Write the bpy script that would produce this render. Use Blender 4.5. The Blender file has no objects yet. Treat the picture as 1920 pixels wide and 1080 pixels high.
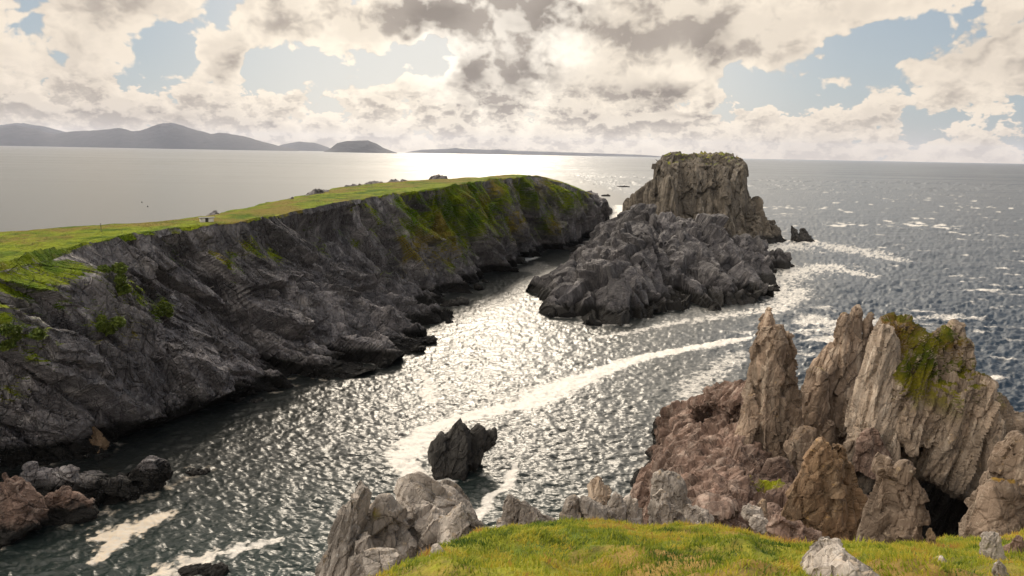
import bpy, bmesh, math, time
import numpy as np
from mathutils import Vector, Matrix
T0 = time.time()
rng = np.random.default_rng(7)
SC = bpy.context.scene
COL = SC.collection
# ------------------------------------------------------------------ camera model (metres, sea level z = 0, eye 50 m up)
F, H = 1371., 50.
PITCH, ROLL = math.atan((540 - 287.7) / F), math.radians(1.05)
fw = np.array([0, math.cos(PITCH), -math.sin(PITCH)])
r0 = np.array([1., 0, 0]); u0 = np.array([0, math.sin(PITCH), math.cos(PITCH)])
RT = r0 * math.cos(ROLL) + u0 * math.sin(ROLL)
UP = u0 * math.cos(ROLL) - r0 * math.sin(ROLL)
CAM = np.array([0, 0, H])
def ray(px, py): return fw * F + RT * (px - 960) + UP * (540 - py)
def W(px, py, z=0.):                       # where a sight line meets level z
    d = ray(px, py); return CAM + d * ((z - H) / d[2])
def P(px, py, Y):                          # where a sight line is Y metres ahead
    d = ray(px, py); return CAM + d * (Y / d[1])
def proj(p):
    q = p - CAM; w = q @ fw
    return 960 + F * (q @ RT) / w, 540 - F * (q @ UP) / w, w

cam = bpy.data.cameras.new('camera'); co = bpy.data.objects.new('camera', cam); COL.objects.link(co)
cam.sensor_width = 36; cam.lens = F / 1920 * 36; cam.clip_start = 0.1; cam.clip_end = 80000
m = Matrix.Identity(4)
for i in range(3):
    m[i][0] = RT[i]; m[i][1] = UP[i]; m[i][2] = -fw[i]; m[i][3] = CAM[i]
co.matrix_world = m
SC.camera = co
SUN_AZ, SUN_EL = math.radians(-3), math.radians(29)
SUN = np.array([math.sin(SUN_AZ) * math.cos(SUN_EL), math.cos(SUN_AZ) * math.cos(SUN_EL), math.sin(SUN_EL)])

# ------------------------------------------------------------------ noise in numpy
def hsh(ix, iy, iz, seed):
    h = (ix.astype(np.int64) * 374761393 + iy.astype(np.int64) * 668265263 + iz.astype(np.int64) * 1274126177 + seed * 974711) & 0xFFFFFFFF
    h = ((h ^ (h >> 13)) * 1274126177) & 0xFFFFFFFF
    h = ((h ^ (h >> 16)) * 2246822519) & 0xFFFFFFFF
    return h ^ (h >> 15)
def perlin(p, seed=0):
    i = np.floor(p); f = p - i; i = i.astype(np.int64)
    u = f * f * f * (f * (f * 6 - 15) + 10)
    out = 0.
    for dx in (0, 1):
        wx = u[:, 0] if dx else 1 - u[:, 0]
        for dy in (0, 1):
            wy = u[:, 1] if dy else 1 - u[:, 1]
            for dz in (0, 1):
                wz = u[:, 2] if dz else 1 - u[:, 2]
                h = hsh(i[:, 0] + dx, i[:, 1] + dy, i[:, 2] + dz, seed)
                g = (((h & 1023) / 511.5 - 1) * (f[:, 0] - dx) + (((h >> 10) & 1023) / 511.5 - 1) * (f[:, 1] - dy)
                     + (((h >> 20) & 1023) / 511.5 - 1) * (f[:, 2] - dz))
                out = out + wx * wy * wz * g
    return out
def fbm(p, octv=4, seed=0, gain=.5, ridge=False):
    a, s, o = 1., 0., 0.
    for k in range(octv):
        n = perlin(p * (2.03 ** k) + 17.3 * k, seed + k)
        if ridge: n = .5 - np.abs(n) * 1.6
        o = o + a * n; s += a; a *= gain
    return o / s
def facet(p, seed=0, slope=1.9):
    """broken-plane noise: each cell of a random mosaic is its own tilted plane; also distance to the cell edge"""
    i = np.floor(p).astype(np.int64)
    n = len(p)
    d1 = np.full(n, 9.); d2 = np.full(n, 9.); val = np.zeros(n)
    for dx in (-1, 0, 1):
        for dy in (-1, 0, 1):
            for dz in (-1, 0, 1):
                cx, cy, cz = i[:, 0] + dx, i[:, 1] + dy, i[:, 2] + dz
                h = hsh(cx, cy, cz, seed)
                q0 = p[:, 0] - cx - (h & 1023) / 1023.; q1 = p[:, 1] - cy - ((h >> 10) & 1023) / 1023.
                q2 = p[:, 2] - cz - ((h >> 20) & 1023) / 1023.
                d = q0 * q0 + q1 * q1 + q2 * q2
                near = d < d1
                d2 = np.where(near, d1, np.minimum(d2, d)); d1 = np.where(near, d, d1)
                g = hsh(cz, cx, cy, seed + 91)
                v = ((h >> 5) & 255) / 127.5 - 1 + slope * (((g & 255) / 127.5 - 1) * q0 + (((g >> 8) & 255) / 127.5 - 1) * q1 + (((g >> 16) & 255) / 127.5 - 1) * q2)
                val = np.where(near, v, val)
    return val, np.sqrt(d2) - np.sqrt(d1)
def sst(a, b, x):
    t = np.clip((x - a) / (b - a), 0, 1); return t * t * (3 - 2 * t)

# ------------------------------------------------------------------ object helpers
def tag(o, label=None, cat=None, group=None, kind=None):
    if label: o['label'] = label
    if cat: o['category'] = cat
    if group: o['group'] = group
    if kind: o['kind'] = kind
    return o
def mesh_np(name, v, f, mat, parent=None, smooth=False, attrs=None):
    me = bpy.data.meshes.new(name)
    v = np.ascontiguousarray(v, dtype=np.float32); f = np.ascontiguousarray(f, dtype=np.int32)
    k = f.shape[1]
    me.vertices.add(len(v)); me.vertices.foreach_set('co', v.ravel())
    me.loops.add(f.size); me.loops.foreach_set('vertex_index', f.ravel())
    me.polygons.add(len(f)); me.polygons.foreach_set('loop_start', np.arange(0, f.size, k, dtype=np.int32))
    me.polygons.foreach_set('use_smooth', np.full(len(f), smooth))
    me.update(calc_edges=True); me.validate()
    for nm, a in (attrs or {}).items():
        at = me.attributes.new(nm, 'FLOAT', 'POINT'); at.data.foreach_set('value', np.ascontiguousarray(a, dtype=np.float32))
    if mat: me.materials.append(mat)
    o = bpy.data.objects.new(name, me); COL.objects.link(o)
    if parent: o.parent = parent
    return o
def grid_faces(nu, nv, wrap=False):
    a = np.arange(nu * nv).reshape(nu, nv)
    if wrap: a = np.vstack([a, a[:1]])
    return np.stack([a[:-1, :-1], a[1:, :-1], a[1:, 1:], a[:-1, 1:]], -1).reshape(-1, 4)

# ------------------------------------------------------------------ node helpers
class X:
    def __init__(s, nt, sock): s.nt, s.s = nt, sock
    def _m(s, op, *a, clamp=False):
        n = s.nt.nodes.new('ShaderNodeMath'); n.operation = op; n.use_clamp = clamp
        for k, v in enumerate((s,) + a):
            if isinstance(v, X): s.nt.links.new(v.s, n.inputs[k])
            else: n.inputs[k].default_value = v
        return X(s.nt, n.outputs[0])
    def __add__(s, o): return s._m('ADD', o)
    __radd__ = __add__
    def __sub__(s, o): return s._m('SUBTRACT', o)
    def __rsub__(s, o): return (s * -1.) + o
    def __mul__(s, o): return s._m('MULTIPLY', o)
    __rmul__ = __mul__
    def __truediv__(s, o): return s._m('DIVIDE', o)
    def max(s, o): return s._m('MAXIMUM', o)
    def min(s, o): return s._m('MINIMUM', o)
    def pow(s, o): return s._m('POWER', o)
    def ss(s, a, b):
        n = s.nt.nodes.new('ShaderNodeMapRange'); n.interpolation_type = 'SMOOTHSTEP'
        n.inputs[1].default_value = a; n.inputs[2].default_value = b
        s.nt.links.new(s.s, n.inputs[0]); return X(s.nt, n.outputs[0])
    def lin(s, a, b, c=0., d=1.):
        n = s.nt.nodes.new('ShaderNodeMapRange')
        for k, v in enumerate((a, b, c, d)): n.inputs[k + 1].default_value = v
        s.nt.links.new(s.s, n.inputs[0]); return X(s.nt, n.outputs[0])
class NT:
    dim = '3D'
    def __init__(s, nt): s.nt = nt; nt.nodes.clear()
    def node(s, t, **kw):
        n = s.nt.nodes.new(t)
        for k, v in kw.items(): setattr(n, k, v)
        return n
    def put(s, sock, v):
        if isinstance(v, X): s.nt.links.new(v.s, sock)
        elif isinstance(v, tuple) and len(v) == 3 and sock.type == 'RGBA': sock.default_value = v + (1,)
        else: sock.default_value = v
    def pos(s): return X(s.nt, s.node('ShaderNodeNewGeometry').outputs['Position'])
    def nrm(s): return X(s.nt, s.node('ShaderNodeNewGeometry').outputs['Normal'])
    def xyz(s, v):
        n = s.node('ShaderNodeSeparateXYZ'); s.put(n.inputs[0], v); return [X(s.nt, o) for o in n.outputs]
    def comb(s, x, y, z):
        n = s.node('ShaderNodeCombineXYZ')
        for k, v in enumerate((x, y, z)): s.put(n.inputs[k], v)
        return X(s.nt, n.outputs[0])
    def mapv(s, v, scale=(1, 1, 1), rot=(0, 0, 0), loc=(0, 0, 0)):
        n = s.node('ShaderNodeMapping'); s.put(n.inputs[0], v)
        n.inputs['Scale'].default_value = scale; n.inputs['Rotation'].default_value = rot; n.inputs['Location'].default_value = loc
        return X(s.nt, n.outputs[0])
    def noise(s, v, scale, detail=4., rough=.55, dist=0., col=False):
        n = s.node('ShaderNodeTexNoise', noise_dimensions=s.dim); s.put(n.inputs['Vector'], v)
        n.inputs['Scale'].default_value = scale; n.inputs['Detail'].default_value = detail
        n.inputs['Roughness'].default_value = rough; n.inputs['Distortion'].default_value = dist
        return X(s.nt, n.outputs[1 if col else 0])
    def voro(s, v, scale, feature='F1', out=0):
        n = s.node('ShaderNodeTexVoronoi', feature=feature, voronoi_dimensions=s.dim); s.put(n.inputs['Vector'], v); n.inputs['Scale'].default_value = scale
        return X(s.nt, n.outputs[out])
    def mix(s, f, a, b):
        n = s.node('ShaderNodeMix', data_type='RGBA'); s.put(n.inputs[0], f); s.put(n.inputs[6], a); s.put(n.inputs[7], b)
        return X(s.nt, n.outputs[2])
    def mul(s, a, b):
        n = s.node('ShaderNodeMix', data_type='RGBA', blend_type='MULTIPLY'); n.inputs[0].default_value = 1
        s.put(n.inputs[6], a); s.put(n.inputs[7], b); return X(s.nt, n.outputs[2])
    def attr(s, name): return X(s.nt, s.node('ShaderNodeAttribute', attribute_name=name).outputs['Fac'])
    def bump(s, h, strength, dist, nrm=None):
        n = s.node('ShaderNodeBump'); n.inputs['Strength'].default_value = strength; n.inputs['Distance'].default_value = dist
        s.put(n.inputs['Height'], h)
        if nrm: s.put(n.inputs['Normal'], nrm)
        return X(s.nt, n.outputs[0])
    def bsdf(s, col, rough, nrm=None, spec=.5, **kw):
        n = s.node('ShaderNodeBsdfPrincipled'); s.put(n.inputs['Base Color'], col); s.put(n.inputs['Roughness'], rough)
        s.put(n.inputs['Specular IOR Level'], spec)
        for k, v in kw.items(): s.put(n.inputs[k.replace('_', ' ')], v)
        if nrm: s.put(n.inputs['Normal'], nrm)
        return X(s.nt, n.outputs[0])
    def out(s, sh, vol=None):
        n = s.node('ShaderNodeOutputMaterial')
        if sh: s.nt.links.new(sh.s, n.inputs[0])
        if vol: s.nt.links.new(vol.s, n.inputs[1])
def material(name):
    mt = bpy.data.materials.new(name); mt.use_nodes = True; return mt, NT(mt.node_tree)

GREEN = [(.085, .125, .010), (.24, .245, .018), (.25, .165, .04), (.04, .068, .010)]
def turf_colour(n, p, s):
    a = n.noise(p, .35 * s, 5, .6); b = n.noise(p, 1.7 * s, 4, .6); c = n.noise(p, .12 * s, 3, .5)
    col = n.mix(a.ss(.38, .6), GREEN[0], GREEN[1])
    col = n.mix((c + b * .35).ss(.62, .78), col, GREEN[2])
    return n.mix(b.ss(.52, .75) * .6, col, GREEN[3])
def rock_material(name, c1, c2, c3, strata_rot, sc=1., up_moss=0., wet=3.0, lichen=.0, bump=.35, streak=(1., 1., .12), moss=None):
    """sc: size of the marks in the stone; up_moss: how much level ledges carry green"""
    mt, n = material(name)
    p = n.pos(); g = n.node('ShaderNodeNewGeometry')
    nz = n.xyz(X(n.nt, g.outputs['Normal']))[2]
    z = n.xyz(p)[2]
    big = n.noise(p, .09 * sc, 4, .6); med = n.noise(p, .5 * sc, 6, .65, .4); fine = n.noise(p, 3.2 * sc, 5, .7)
    st = n.noise(n.mapv(p, streak, strata_rot), .9 * sc, 6, .6, .3)
    col = n.mix(med.ss(.35, .65), c1, c2)
    col = n.mix(st.ss(.5, .68) * .75, col, c3)
    col = n.mix((big + fine * .3).ss(.6, .8) * .6, col, tuple(.5 * k for k in c1))
    pj = n.mapv(p, (1, 1, .4), strata_rot); warp_ = n.node('ShaderNodeVectorMath', operation='MULTIPLY_ADD'); n.put(warp_.inputs[0], n.noise(p, .9 * sc, 3, .6, col=True)); warp_.inputs[1].default_value = (.5 / sc,) * 3; n.put(warp_.inputs[2], pj); pw = X(n.nt, warp_.outputs[0])
    bl1 = n.xyz(n.voro(pw, .55 * sc, 'F1', 1))[0]; bl2 = n.xyz(n.voro(pw, 1.6 * sc, 'F1', 1))[1]
    tone = bl1.lin(0, 1, .72, 1.2) * bl2.lin(0, 1, .8, 1.18)
    col = n.mul(col, n.comb(tone, tone, tone))
    col = n.mix(n.voro(pw, .55 * sc, 'DISTANCE_TO_EDGE').ss(.035, .0) * .55, col, tuple(.3 * k for k in c1))
    col = n.mix(fine.ss(.55, .75) * .45, col, tuple(min(.6, 1.5 * k) for k in c3))
    if lichen:
        col = n.mix((n.noise(p, .8 * sc, 4, .7) + nz * .12).ss(.66, .74) * lichen, col, (.30, .17, .035))
    wet_shade = (z + med * 4. - 2.).ss(wet * .55, wet) if wet else None  # dark foot: wet stone at the waterline; on the crag also painted chasm shade
    if wet: col = n.mix(wet_shade, (.014, .012, .010), col)
    gr = (n.attr('green') + (nz - .62) * up_moss * 1.6 + (med - .5) * 1.1).ss(.42, .62)
    if wet: gr = gr * z.ss(wet, wet + 4)
    tcol = turf_colour(n, p, 1.2 * sc)
    if moss: tcol = n.mul(tcol, moss)
    col = n.mix(gr, col, tcol)
    cr = n.voro(pj, 1.0 * sc, 'DISTANCE_TO_EDGE').ss(0, .05) + n.voro(pj, 2.9 * sc, 'DISTANCE_TO_EDGE').ss(0, .08) * .45 + n.voro(pj, 1.7 * sc) * .5
    hgt = med * .9 + fine * .35 + st * .6 + cr * .5
    nb = n.bump(hgt, bump, 1.0 / sc)
    sp = gr.lin(0., 1., .3, .04); n.out(n.bsdf(col, .82, nb, spec=sp))
    return mt

# ------------------------------------------------------------------ rock builder
def fin(sil, Y, t, inset=.55, top=.25, dy=0.):
    """points of one convex block: silhouette seen from the eye set Y metres ahead, given a depth of t metres"""
    q = np.array([P(a, b, Y + (c[0] if c else 0)) for a, b, *c in sil])
    zt, zb = q[:, 2].max(), q[:, 2].min(); cx = q[:, 0].mean()
    w = (top + (1 - top) * (zt - q[:, 2]) / max(zt - zb, 1e-3)) * t * .5
    fr = q.copy(); fr[:, 0] = cx + (fr[:, 0] - cx) * inset; bk = fr.copy()
    fr[:, 1] -= w; bk[:, 1] += w + dy
    fr[:, 2] -= .12 * w; bk[:, 2] -= .12 * w
    return np.vstack([q, fr, bk])
def hulls_to_mesh(hulls, vox):
    bm = bmesh.new()
    for pts in hulls:
        vs = [bm.verts.new(p) for p in pts]
        r = bmesh.ops.convex_hull(bm, input=vs)
        bmesh.ops.delete(bm, geom=list({e for e in r['geom_interior'] + r['geom_unused'] if isinstance(e, bmesh.types.BMVert) and e.is_valid and not e.link_faces}), context='VERTS')
    me = bpy.data.meshes.new('block'); bm.to_mesh(me); bm.free()
    o = bpy.data.objects.new('block', me); COL.objects.link(o)
    md = o.modifiers.new('r', 'REMESH'); md.mode = 'VOXEL'; md.voxel_size = vox
    dg = bpy.context.evaluated_depsgraph_get(); dg.update()
    res = bpy.data.meshes.new_from_object(o.evaluated_get(dg))
    bpy.data.objects.remove(o); bpy.data.meshes.remove(me)
    return res
def rock(name, hulls, vox, mat, label, cat, scales, d=(0, 0, 1), s=.4, seed=1, group=None, crack=.18, fine=.25, green=None, parent=None, kind=None, warp=.1, smooth=False, plate=None):
    """convex blocks fused, then split along strata direction d into tilted facets of several sizes (size, amount)"""
    me = hulls_to_mesh(hulls, vox)
    n = len(me.vertices)
    v = np.empty(n * 3, np.float32); me.vertices.foreach_get('co', v); v = v.reshape(-1, 3).astype(np.float64)
    nr = np.empty(n * 3, np.float32); me.vertex_normals.foreach_get('vector', nr); nr = nr.reshape(-1, 3).astype(np.float64)
    off = rock_disp(v, scales, d, s, seed, crack, fine, warp, plate)
    v += nr * off[:, None]
    WLP.append(v[np.abs(v[:, 2]) < .7])
    me.vertices.foreach_set('co', v.astype(np.float32).ravel())
    me.polygons.foreach_set('use_smooth', np.full(len(me.polygons), smooth))
    at = me.attributes.new('green', 'FLOAT', 'POINT')
    at.data.foreach_set('value', (green(v, nr) if green else np.zeros(n)).astype(np.float32))
    me.materials.clear(); me.materials.append(mat); me.update()
    me.name = name
    o = bpy.data.objects.new(name, me); COL.objects.link(o)
    if parent: o.parent = parent
    else: tag(o, label, cat, group, kind)
    return o
def rock_disp(v, scales, d, s, seed, crack, fine, warp=.35, plate=None):
    d = np.array(d, float); d /= np.linalg.norm(d)
    a = v @ d
    off = np.zeros(len(v))
    s0 = scales[0][0]
    wv = np.stack([perlin(v / s0 * .9 + 5 * k, seed + 50 + k) for k in range(3)], 1) * s0 * warp
    p = v + wv + np.outer(a * (s - 1), d)
    if plate is not None:
        b = np.array(plate[0], float); b -= (b @ d) * d; b /= np.linalg.norm(b); p += np.outer((v @ b) * (plate[1] - 1), b)
    for k, (size, amp) in enumerate(scales):
        val, e = facet(p / size, seed + 7 * k)
        off += amp * (.72 * val - crack * (1 - sst(0, .10, e)))
        off += amp * .08 * perlin(p / size * .7 + 3.1, seed + 30 + k)
    sz, am = scales[-1]
    off += fine * am * fbm(v / sz * 1.6, 3, seed + 60)
    return off
WLP = []
def note(*a): print('[%.1fs]' % (time.time() - T0), *a)
HAZE, EXPO = 1.1e-5, 0.5
# ------------------------------------------------------------------ stone
M_CLIFF = rock_material('cliff_stone', (.145, .132, .135), (.28, .252, .246), (.50, .455, .43), (0, math.radians(-35), math.radians(-20)), .35, up_moss=.5, wet=5., bump=.75, moss=(.86, 1., .9), streak=(.25, 1, 1))
M_ISLE = rock_material('island_stone', (.052, .047, .049), (.108, .098, .097), (.24, .22, .21), (0, math.radians(12), 0), .35, up_moss=.1, wet=5., streak=(1, 1, .15))
M_STACK = rock_material('stack_stone', (.095, .078, .060), (.155, .128, .098), (.255, .22, .178), (0, 0, 0), .25, up_moss=.2, wet=5., streak=(1, 1, .08))
M_DARK = rock_material('dark_stone', (.030, .027, .024), (.055, .049, .043), (.085, .078, .07), (0, .2, 0), .8, wet=1.5, streak=(1, 1, .15))
M_TAN = rock_material('tan_stone', (.19, .135, .095), (.28, .205, .15), (.42, .335, .255), (0, math.radians(10), 0), .9, up_moss=.4, wet=1.5, lichen=.25, streak=(1, 1, .12), moss=(.7, .62, .7))
M_CRAG = rock_material('crag_stone', (.175, .13, .095), (.27, .205, .15), (.41, .335, .26), (0, math.radians(14), 0), .9, up_moss=.3, wet=21., lichen=.2, streak=(1, 1, .12), moss=(.42, .36, .5))  # dark band reaches far above the damp: chasm shade painted into the stone
M_SLAB_LIT = rock_material('lit_slab_stone', (.26, .20, .15), (.38, .30, .23), (.50, .42, .34), (0, math.radians(18), 0), .9, up_moss=.3, wet=6., lichen=.2, streak=(1, 1, .1))  # lighter than the crag stone: sunlight on its left face painted in
M_RED = rock_material('reddish_stone', (.115, .072, .053), (.215, .14, .108), (.38, .29, .235), (0, math.radians(20), 0), .9, up_moss=.1, wet=3.5, streak=(1, 1, .3))
M_RUST = rock_material('rusty_stone', (.13, .082, .045), (.21, .13, .075), (.31, .22, .14), (0, math.radians(-25), 0), 1.6, up_moss=.2, wet=0, lichen=.4, streak=(1, 1, .3))
M_PALE = rock_material('pale_stone', (.24, .205, .175), (.36, .31, .265), (.50, .44, .385), (0, math.radians(50), 0), 2.6, up_moss=.0, wet=0, lichen=.3, bump=.4, streak=(1, 1, .15))

# ------------------------------------------------------------------ headland: a long sheet over cliff foot, cliff edge, turf top, far edge
def curve(pts):
    a = np.array([tuple(W(*p)) for p in pts]); return a[np.argsort(a[:, 1])]
base = curve([(0, 905), (150, 880), (290, 800), (400, 768), (480, 750), (600, 707), (700, 692), (770, 650), (835, 600), (850, 560), (910, 525), (950, 505), (1000, 478), (1060, 462), (1110, 440), (1140, 412), (1155, 395)])
base = np.vstack([[(-100, 40, 0), (-92, 75, 0)], base])
top = curve([(0, 507, 31), (90, 480, 31.5), (170, 455, 32.5), (300, 432, 33.5), (400, 420, 34), (500, 408, 34), (560, 395, 34.5), (620, 383, 35), (690, 370, 35.5), (750, 362, 36), (800, 355, 36.7), (870, 345, 37.7), (940, 335, 39), (1000, 330, 39), (1050, 343, 35), (1100, 361, 28), (1130, 376, 18)])
top = np.vstack([[(-112, 40, 31), (-98, 80, 31)], top, [(92, 675, 1)]])
back = curve([(0, 440, 29.5), (170, 432, 30), (360, 412, 31), (480, 385, 32.), (560, 368, 32.5), (640, 350, 34), (730, 345, 34.5), (830, 340, 36), (930, 332, 38), (1010, 329, 38)])
back = np.vstack([[(-210, 40, 28), (-160, 110, 29)], back, [(36, 450, 30), (55, 540, 17), (90, 690, 1)]])
us = [45.]
while us[-1] < 690: us.append(us[-1] + max(.0018 * us[-1], .16))
us = np.array(us); NU = len(us)
def at(c, y, k):
    r = np.interp(y, c[:, 1], c[:, k]); w = 2.5
    return (r + np.interp(y - w, c[:, 1], c[:, k]) + np.interp(y + w, c[:, 1], c[:, k])) / 3
NC, NP, NB = 250, 70, 16
yb = us; yt = np.minimum(us + 6 * sst(690, 560, us), 688); yk = np.minimum(us + 14 * sst(690, 560, us), 690)
A = np.stack([at(base, yb, 0), yb, np.full(NU, -2.5)], 1)
Bt = np.stack([at(top, yt, 0), yt, at(top, yt, 2)], 1)
K = np.stack([at(back, yk, 0), yk, at(back, yk, 2)], 1)
out = np.stack([Bt[:, 0] - K[:, 0], Bt[:, 1] - K[:, 1]], 1)
K2 = K.copy(); K2[:, 0] -= 25; K2[:, 2] = -3
t = np.linspace(0, 1, NC)[None, :, None]
ht = 1 - (1 - t) ** 1.35
A2 = A[:, None, :]; B2 = Bt[:, None, :]; K3 = K[:, None, :]
cl = A2 + (B2 - A2) * np.concatenate([ht, ht, t], 2)
tp = np.linspace(0, 1, NP + 1)[1:][None, :, None]
pl = B2 + (K3 - B2) * tp
pl[..., 2] += (1.0 * np.sin(tp[..., 0] * math.pi)) * sst(600, 420, us)[:, None]
tb = np.linspace(0, 1, NB + 1)[1:][None, :, None]
bk = K3 + (K2[:, None, :] - K3) * tb
g = np.concatenate([cl, pl, bk], 1); NV = g.shape[1]
du = np.gradient(g, axis=0); dv = np.gradient(g, axis=1)
nr = np.cross(du, dv); nr /= np.linalg.norm(nr, axis=2, keepdims=True) + 1e-9
if nr[NU // 2, NC // 2, 0] < 0: nr = -nr
v = g.reshape(-1, 3); nv = nr.reshape(-1, 3)
fc = np.concatenate([np.ones(NC), np.zeros(NP), np.linspace(0, .5, NB)])
fc[:NC] = 1 - sst(.84, 1.0, np.linspace(0, 1, NC)) * .82
tipf = sst(430, 520, us)
fcm = np.maximum(fc[None, :], tipf[:, None] * .8).reshape(-1)
D = (.22, .62, -.75)
off = np.zeros(len(v)); sel = fcm > .01
off[sel] = rock_disp(v[sel], [(38, 6.5), (14, 3.6), (5, 1.5), (2., .5), (.9, .16)], D, .26, 11, .15, .3, .12, ((.15, .75, .62), 1.5))
rib = v[sel][:, 1] * .95 + v[sel][:, 0] * .3 + .75 * v[sel][:, 2]
rw = 6. * perlin(v[sel] / 25., 88)
rz = np.stack([(rib + rw) / 15., rib * 0 + .3, rib * 0], 1)
off[sel] += 3.2 * (np.abs(perlin(rz, 90)) * 2.2 - .55) + 1.2 * (np.abs(perlin(rz * 2.7 + 4, 91)) * 2.2 - .5)
ht_ = fbm(v / np.array([9., 9, 9]), 4, 5) * 1.0 + fbm(v / 2.2, 3, 8) * .25
v2 = v + nv * (off * fcm)[:, None]
v2[:, 2] += ht_ * (1 - fcm) * 1.0
edge_in = perlin(np.stack([v[:, 1] / 5., v[:, 1] * 0, v[:, 1] * 0], 1), 3)
isT = np.repeat((np.arange(NV) >= NC - 4)[None, :] & (np.arange(NV) < NC + NP)[None, :], NU, 0).reshape(-1)
# grassy patches: on the turf top everywhere, on the face where the photograph shows green ledges and slopes
WLP.append(v2[np.abs(v2[:, 2]) < .7])
green = np.where(isT, .75 - .9 * tipf.repeat(NV), -.25)
qx, qy, qw = proj(v2)
def hit(px, py):
    d = (qx - px) ** 2 + (qy - py) ** 2
    c = np.argsort(d)[:60]
    return v2[c[np.argmin(qw[c])]]
PATCH = [(150, 500, 4), (330, 470, 4), (470, 455, 5), (640, 430, 4), (680, 455, 5), (730, 500, 4), (700, 400, 6), (250, 640, 3), (60, 690, 4), (575, 430, 4), (120, 580, 3), (960, 420, 7), (990, 410, 7), (230, 530, 5), (262, 548, 4), (300, 560, 4), (305, 590, 3), (200, 612, 4.5), (20, 520, 7), (60, 545, 7), (10, 600, 4), (25, 632, 4.5), (8, 740, 3),
         (425, 495, 5), (440, 480, 3), (520, 470, 4), (530, 450, 5), (612, 460, 4.5), (385, 480, 4), (715, 420, 7), (740, 410, 5), (760, 450, 5), (770, 480, 6), (785, 500, 4),
         (820, 380, 14), (860, 375, 14), (900, 370, 12), (830, 410, 16), (880, 400, 16), (920, 390, 11), (800, 430, 12), (850, 440, 13), (900, 425, 9), (790, 400, 9), (815, 455, 8), (770, 375, 8),
         (950, 365, 12), (980, 360, 12), (1000, 375, 9), (1040, 425, 9), (1070, 370, 9), (1090, 378, 9), (1105, 385, 7), (1040, 360, 8), (690, 385, 6), (660, 400, 4), (590, 410, 4), (100, 510, 5)]
PC = []
for px, py, r in PATCH:
    c = hit(px, py); PC.append((px, py, r, c))
    d = np.linalg.norm((v2 - c) * (1, .8, 1), axis=1)
    green = np.maximum(green, 1.5 - .8 * d / r if px > 755 else 1.0 - .75 * d / r)
green += .35 * fbm(v2 / 3.0, 3, 77)
M_HEAD = M_CLIFF
headland = tag(mesh_np('headland', v2, grid_faces(NU, NV)[:, ::-1], M_HEAD, attrs={'green': green}), kind='structure')
note('headland', len(v2))

def surf(px, py):
    d = (qx - px) ** 2 + (qy - py) ** 2; c = np.argsort(d)[:30]; return v2[c[np.argmin(qw[c])]]
def Bx(px, Y, z):                          # point at ground distance Y and height z on the upright plane of image column px
    return np.array([(px - 960) / F * (Y * math.cos(PITCH) + (H - z) * math.sin(PITCH)), Y, z])
# ------------------------------------------------------------------ rocks out in the water
def moss_top(zmin, k=1.):
    return lambda v, n: np.clip((n[:, 2] - .45) * 1.2, 0, 1) * sst(zmin, zmin + 6, v[:, 2]) * k + .4 * fbm(v / 4., 3, 9) - .1
rock('rock_island', [
    [W(1030, 612, -3), W(1115, 634, -3), W(1240, 607, -3), W(1026, 550, -3), P(1085, 500, 262), P(1128, 455, 290), P(1180, 424, 292), P(1225, 440, 272), P(1170, 530, 232), P(1050, 560, 236), (70, 330, -3), (60, 250, -3)],
    [P(1150, 440, 318), P(1168, 424, 320), P(1198, 394, 322), P(1213, 386, 322), P(1250, 402, 322), P(1278, 414, 326), W(1085, 492, -3), W(1150, 440, -3), (108, 330, -3), (60, 250, -3), (100, 262, -3)],
    [P(1270, 408, 322), P(1310, 413, 322), P(1342, 437, 326), P(1400, 455, 332), P(1438, 482, 334), P(1262, 470, 276), P(1330, 515, 258), P(1400, 540, 262), W(1330, 599, -3), W(1440, 579, -3), W(1449, 522, -3), (60, 250, -3), (60, 330, -3), W(1240, 605, -3)],
    [P(1436, 478, 334), P(1450, 480, 336), W(1462, 520, -2), W(1440, 535, -2), (118, 345, -2), (100, 330, 8)],
    [P(1452, 470, 338), P(1462, 474, 340), W(1497, 505, -1), W(1478, 514, -2), W(1456, 512, -2), (124, 350, -2)],
    [W(1027, 560, -2), W(1040, 600, -2), P(1040, 560, 245), W(1075, 570, 4), (30, 262, -2)],
], .42, M_ISLE, 'large jagged grey rock island in the channel, dark around its waterline', 'rock island',
    [(20, 4.4), (8, 1.8), (3, .42), (1.1, .1)], (.28, .1, 1), .16, 21, plate=((1, .35, -.2), 2.0))
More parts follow.
